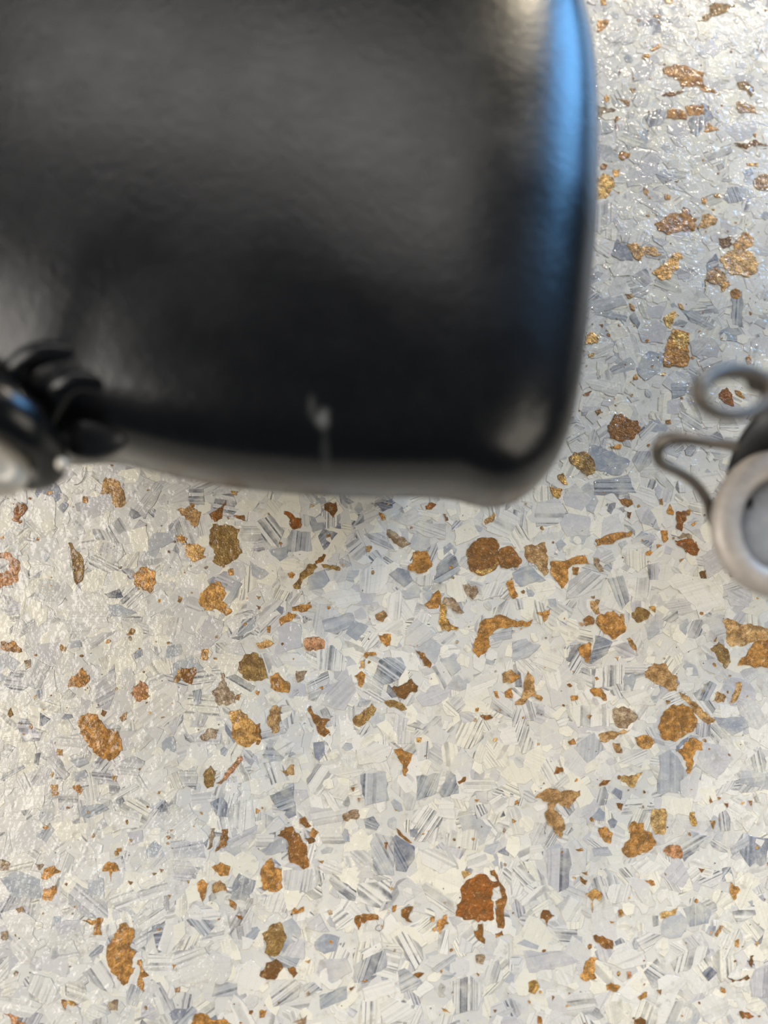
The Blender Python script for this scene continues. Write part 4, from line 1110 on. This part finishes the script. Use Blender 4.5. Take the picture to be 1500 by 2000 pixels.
def tube(name, pts, mat, parent, n=6, seg=14, flat=1.0, up=(0, 0, 1), closed=False, at=Vector((0, 0, 0))):
    """swept tube; flat < 1 squeezes it along 'up' into a band"""
    if closed:
        c = [np.array(p, float) for p in pts]
        m = len(c)
        sp = []
        for i in range(m):
            a, b, cc, d = c[i - 1], c[i], c[(i + 1) % m], c[(i + 2) % m]
            for k in range(n):
                t = k / n
                sp.append(0.5 * (2 * b + (cc - a) * t + (2 * a - 5 * b + 4 * cc - d) * t * t + (3 * b - a - 3 * cc + d) * t ** 3))
    else:
        sp = spline(pts, n)
    N = len(sp)
    vs, fs = [], []
    up = Vector(up)
    for i, p in enumerate(sp):
        a = sp[(i - 1) % N] if closed or i else sp[i]
        b = sp[(i + 1) % N] if closed or i < N - 1 else sp[i]
        t = Vector(b[:3] - a[:3]).normalized()
        s = t.cross(up).normalized()
        w = s.cross(t).normalized()
        for k in range(seg):
            th = 6.28318 * k / seg
            vs.append(Vector(p[:3]) + (s * math.cos(th) + w * (math.sin(th) * flat)) * max(p[3], 1e-5) - at)
    for i in range(N if closed else N - 1):
        for k in range(seg):
            j = (i + 1) % N
            fs.append((i * seg + k, i * seg + (k + 1) % seg, j * seg + (k + 1) % seg, j * seg + k))
    if not closed:
        fs.append(tuple(range(seg)))
        fs.append(tuple(range((N - 1) * seg, N * seg))[::-1])
    me = bpy.data.meshes.new(name)
    me.from_pydata(vs, [], fs)
    b = bmesh.new()
    b.from_mesh(me)
    bmesh.ops.recalc_face_normals(b, faces=b.faces[:])
    b.to_mesh(me)
    b.free()
    return link(name, me, mat, parent, True)

def q4(px, py, z, r):
    v = P(px, py, z)
    return (v.x, v.y, v.z, r * S(px, py, z))

def blob(name, px, py, z, rx, ry, rz, mat, parent, at, rot=0.0, dent=0.0):
    b = bmesh.new()
    bmesh.ops.create_uvsphere(b, u_segments=28, v_segments=18, radius=1)
    c, s = P(px, py, z), S(px, py, z)
    for v in b.verts:
        if dent:
            v.co.z -= dent * math.exp(-6 * (v.co.y - 0.1) ** 2) * max(0, v.co.z)
        x, y, zz = v.co.x * rx * s, v.co.y * ry * s, v.co.z * rz * s
        v.co = Vector((x * math.cos(rot) - y * math.sin(rot), x * math.sin(rot) + y * math.cos(rot), zz)) + c - at
    me = bpy.data.meshes.new(name)
    b.to_mesh(me)
    b.free()
    return link(name, me, mat, parent, True)

# ------------------------------------------------------------------ black leather handbag lying on the floor
M_LEATHER = leather_material()
M_PIPING = simple('black_piping_leather', (0.010, 0.010, 0.011), 0.36, 0, 0.25)
M_EDGE = simple('dull_black_edge', (0.008, 0.008, 0.008), 0.5, 0, 0.2)
M_STEEL = simple('satin_steel', (0.15, 0.13, 0.11), 0.52, 0.8)
M_PEARL = simple('cream_metal', (0.60, 0.55, 0.47), 0.34, 0.3)
M_RIM = simple('champagne_metal', (0.43, 0.38, 0.33), 0.52, 0.25)
M_GREY = simple('grey_enamel', (0.27, 0.28, 0.30), 0.45)

bag = bpy.data.objects.new('handbag', None)
COL.objects.link(bag)
bag.location = BAG_AT
bag['label'] = 'large black leather bag with rounded corner and blue sheen, lying on the flake floor'
bag['category'] = 'bag'
TOP, RIM = 0.132, 0.100
EDGE = [(1060, -260), (1090, -120), (1112, 0), (1138, 60), (1150, 130), (1155, 200), (1153, 300), (1147, 400), (1142, 500), (1132, 600),
        (1124, 680), (1114, 760), (1100, 840), (1085, 890), (1060, 938), (1022, 972), (982, 990), (945, 992), (910, 984), (880, 976),
        (800, 972), (650, 970), (500, 958), (400, 944), (300, 922), (240, 906), (200, 902), (165, 908), (120, 905), (40, 880), (-80, 850),
        (-300, 820), (-480, 760), (-560, 640), (-600, 300), (-620, -100), (-560, -420), (-420, -560), (0, -620), (600, -600), (900, -500), (1010, -400)]
CEN = (330, 120)
def resample(pts, n):
    pts = [np.array(p, float) for p in pts]
    m = len(pts)
    dense = []
    for i in range(m):
        a, b, c, d = pts[i - 1], pts[i], pts[(i + 1) % m], pts[(i + 2) % m]
        for k in range(12):
            t = k / 12
            dense.append(0.5 * (2 * b + (c - a) * t + (2 * a - 5 * b + 4 * c - d) * t * t + (3 * b - a - 3 * c + d) * t ** 3))
    dense = np.array(dense + [dense[0]])
    L = np.concatenate([[0], np.cumsum(np.hypot(*np.diff(dense, axis=0).T))])
    s = np.linspace(0, L[-1], n, endpoint=False)
    return np.stack([np.interp(s, L, dense[:, 0]), np.interp(s, L, dense[:, 1])], 1)
NB = 260
want = resample(EDGE, NB)
rim_px = want.copy()
cen = P(*CEN, TOP)
def dome(rim_px):
    rows = []
    for k in range(31):
        a = math.pi / 2 * k / 30
        s, h = math.cos(a), math.sin(a)
        rows.append((s, h))
    ring = []
    rimw = [P(x, y, RIM) for x, y in rim_px]
    for s0, h0 in rows:
        r = []
        for i, w in enumerate(rimw):
            dx, dy = rim_px[i][0] - CEN[0], rim_px[i][1] - CEN[1]
            e = 2 / (4.1 + 1.0 * max(0.0, dy / math.hypot(dx, dy)) ** 2)       # the lower edge turns more sharply than the sides
            s, h = s0 ** e if s0 > 1e-9 else 0.0, h0 ** e
            x, y = cen.x + (w.x - cen.x) * s, cen.y + (w.y - cen.y) * s
            z = RIM + (TOP - RIM) * h
            z += 0.0022 * math.exp(-((x - cen.x) / 0.05) ** 2 - ((y - cen.y - 0.01) / 0.05) ** 2)          # plump middle
            r.append(Vector((x, y, z)))
        ring.append(r)
    return ring
for it in range(5):                         # let the rounded shoulder, not the widest ring, meet the measured silhouette
    R = dome(rim_px)
    for i in range(NB):
        d = want[i] - np.array(CEN)
        L = np.hypot(*d)
        best = max(float(np.dot(np.array(to_px(R[k][i])) - np.array(CEN), d / L)) for k in range(16))
        rim_px[i] = np.array(CEN) + (rim_px[i] - np.array(CEN)) * (L / best)
vs, fs = [], []
lower = [(0.970, 0.092), (0.925, 0.080), (0.85, 0.055), (0.76, 0.025), (0.72, 0.010), (0.69, 0.003), (0.66, 0.0004)]
rings = []
for s, z in lower[::-1]:
    rings.append([Vector((cen.x + (w.x - cen.x) * s, cen.y + (w.y - cen.y) * s, z)) for w in R[0]])
rings += R[:-1]
for r in rings:
    vs += [v - BAG_AT for v in r]
NR = len(rings)
for k in range(NR - 1):
    for i in range(NB):
        j = (i + 1) % NB
        fs.append((k * NB + i, k * NB + j, (k + 1) * NB + j, (k + 1) * NB + i))
vs.append(R[-1][0] - BAG_AT)
for i in range(NB):
    fs.append(((NR - 1) * NB + i, (NR - 1) * NB + (i + 1) % NB, len(vs) - 1))
fs.append(tuple(range(NB)))
me = bpy.data.meshes.new('body')
me.from_pydata(vs, [], fs)
b = bmesh.new()
b.from_mesh(me)
bmesh.ops.recalc_face_normals(b, faces=b.faces[:])
b.to_mesh(me)
b.free()
body = link('body', me, M_LEATHER, bag, True)

# gathered corner of the bag with its strap end, at the left: folds lie on the hide
from mathutils.bvhtree import BVHTree
hide = BVHTree.FromPolygons([v + BAG_AT for v in vs], fs)
def on_bag(px, py, lift=0.0):
    hit = hide.ray_cast(CAM, ray(px, py).normalized())[0]
    z = hit.z if hit else 0.108
    return z + lift * S(px, py, z)
def fold(px, py, r, out=0.45):
    z = on_bag(px, py, r * (2 * out - 1))
    return q4(px, py, z, r)
tube('strap_end', [q4(-260, 700, 0.118, 70), q4(-120, 740, 0.130, 70), q4(-20, 785, 0.134, 62), q4(44, 828, 0.132, 48), q4(86, 878, 0.126, 39),
                   q4(94, 918, 0.121, 32), q4(66, 940, 0.118, 20), q4(30, 944, 0.117, 10)], M_LEATHER, bag, at=BAG_AT, seg=24)
tube('pleat', [fold(-10, 800, 30, 0.1), fold(26, 745, 30, 0.3), fold(52, 708, 28, 0.36), fold(88, 690, 26, 0.34), fold(130, 690, 24, 0.16), fold(175, 706, 20, -0.2)], M_LEATHER, bag, at=BAG_AT, seg=20)
tube('pleat', [fold(86, 840, 30, 0.1), fold(102, 795, 30, 0.3), fold(124, 760, 28, 0.36), fold(154, 744, 26, 0.34), fold(194, 748, 24, 0.12), fold(235, 770, 20, -0.2)], M_LEATHER, bag, at=BAG_AT, seg=20)
blob('corner_fold', 190, 838, on_bag(190, 838, -20), 78, 62, 34, M_PIPING, bag, BAG_AT, 0.3)
k = blob('end_knob', -30, 903, 0.128, 90, 64, 70, M_PEARL, bag, BAG_AT, -0.45, 0.25)
k['label'] = 'cream metal knob inside the strap end'
k = blob('rivet', 120, 906, 0.1275, 11, 13, 8, M_PEARL, bag, BAG_AT, 0.3)
k['label'] = 'small pale metal rivet'

# ------------------------------------------------------------------ black strap with clasp at the right
clasp = bpy.data.objects.new('strap_clasp', None)
COL.objects.link(clasp)
CL = P(1900, 1000, 0.001)
CL.z = 0
clasp.location = CL
clasp['label'] = 'metal clasp with loops and round pale-rimmed fitting on black strap at right edge'
clasp['category'] = 'clasp'
strap = tube('strap', [q4(1462, 1030, 0.082, 30), q4(1452, 960, 0.089, 38), q4(1484, 878, 0.098, 46), q4(1560, 800, 0.104, 50), q4(1680, 710, 0.094, 60),
                       q4(1850, 640, 0.050, 80), q4(2010, 600, 0.012, 90), q4(2200, 580, 0.0075, 90), q4(2450, 560, 0.0070, 90)], M_EDGE, clasp, at=CL, flat=0.42, seg=20)
eye = [q4(1428 + 68 * math.cos(t) + 4, 768 - 44 * math.sin(t), 0.142 - 0.006 * math.cos(t), 15 + 3 * math.sin(t - 0.4)) for t in [6.283 * i / 16 for i in range(16)]]
o = tube('eye_ring', eye, M_STEEL, clasp, n=4, closed=True, at=CL)
tube('eye_stem', [q4(1478, 745, 0.136, 22), q4(1510, 752, 0.130, 26), q4(1545, 775, 0.118, 26), q4(1570, 800, 0.106, 22)], M_STEEL, clasp, at=CL)
bail = [(1440, 872, .116, 12), (1380, 862, .118, 13), (1325, 856, .118, 14), (1296, 862, .117, 14), (1284, 884, .115, 13), (1292, 905, .113, 12), (1325, 922, .110, 11),
        (1358, 945, .106, 11), (1382, 980, .101, 11), (1392, 1020, .097, 10), (1420, 1060, .092, 9)]
tube('wire_bail', [q4(x, y, z, r) for x, y, z, r in bail], M_STEEL, clasp, at=CL, up=(0.1, 0.2, 1), flat=0.8)
ZC = 0.103
ring = [q4(1521 + 104 * math.cos(t), 1024 - 117 * math.sin(t), ZC, 29) for t in [6.283 * i / 28 for i in range(28)]]
tube('round_rim', ring, M_RIM, clasp, n=3, closed=True, at=CL, seg=18, flat=0.7)
d = blob('round_face', 1521, 1024, ZC - 0.0035, 92, 104, 10, M_GREY, clasp, CL)
d['label'] = 'plain grey face'
e = blob('pin_hole', 1466, 983, ZC - 0.0022, 5, 11, 4, M_EDGE, clasp, CL, -0.3)
e['label'] = 'small dark slot'

# ------------------------------------------------------------------ stray hairs on the floor
M_HAIR = simple('grey_hair', (0.10, 0.09, 0.085), 0.5)
M_LINT = simple('pale_lint', (0.22, 0.20, 0.19), 0.6)
def hair(label, pts, mat):
    o = tube('stray_hair', [q4(x, y, 0.00038, 0.5) for x, y in pts], mat, None, n=6, seg=5)
    o['label'] = label
    o['category'] = 'hair'
hair('thin curved grey hair on the floor just below the bag corner', [(168, 912), (167, 925), (161, 938), (153, 945), (144, 947)], M_HAIR)
hair('tiny hooked pale fibre on the floor near the bottom centre', [(749, 1798), (748, 1810), (741, 1818), (734, 1816), (735, 1809), (741, 1806)], M_LINT)
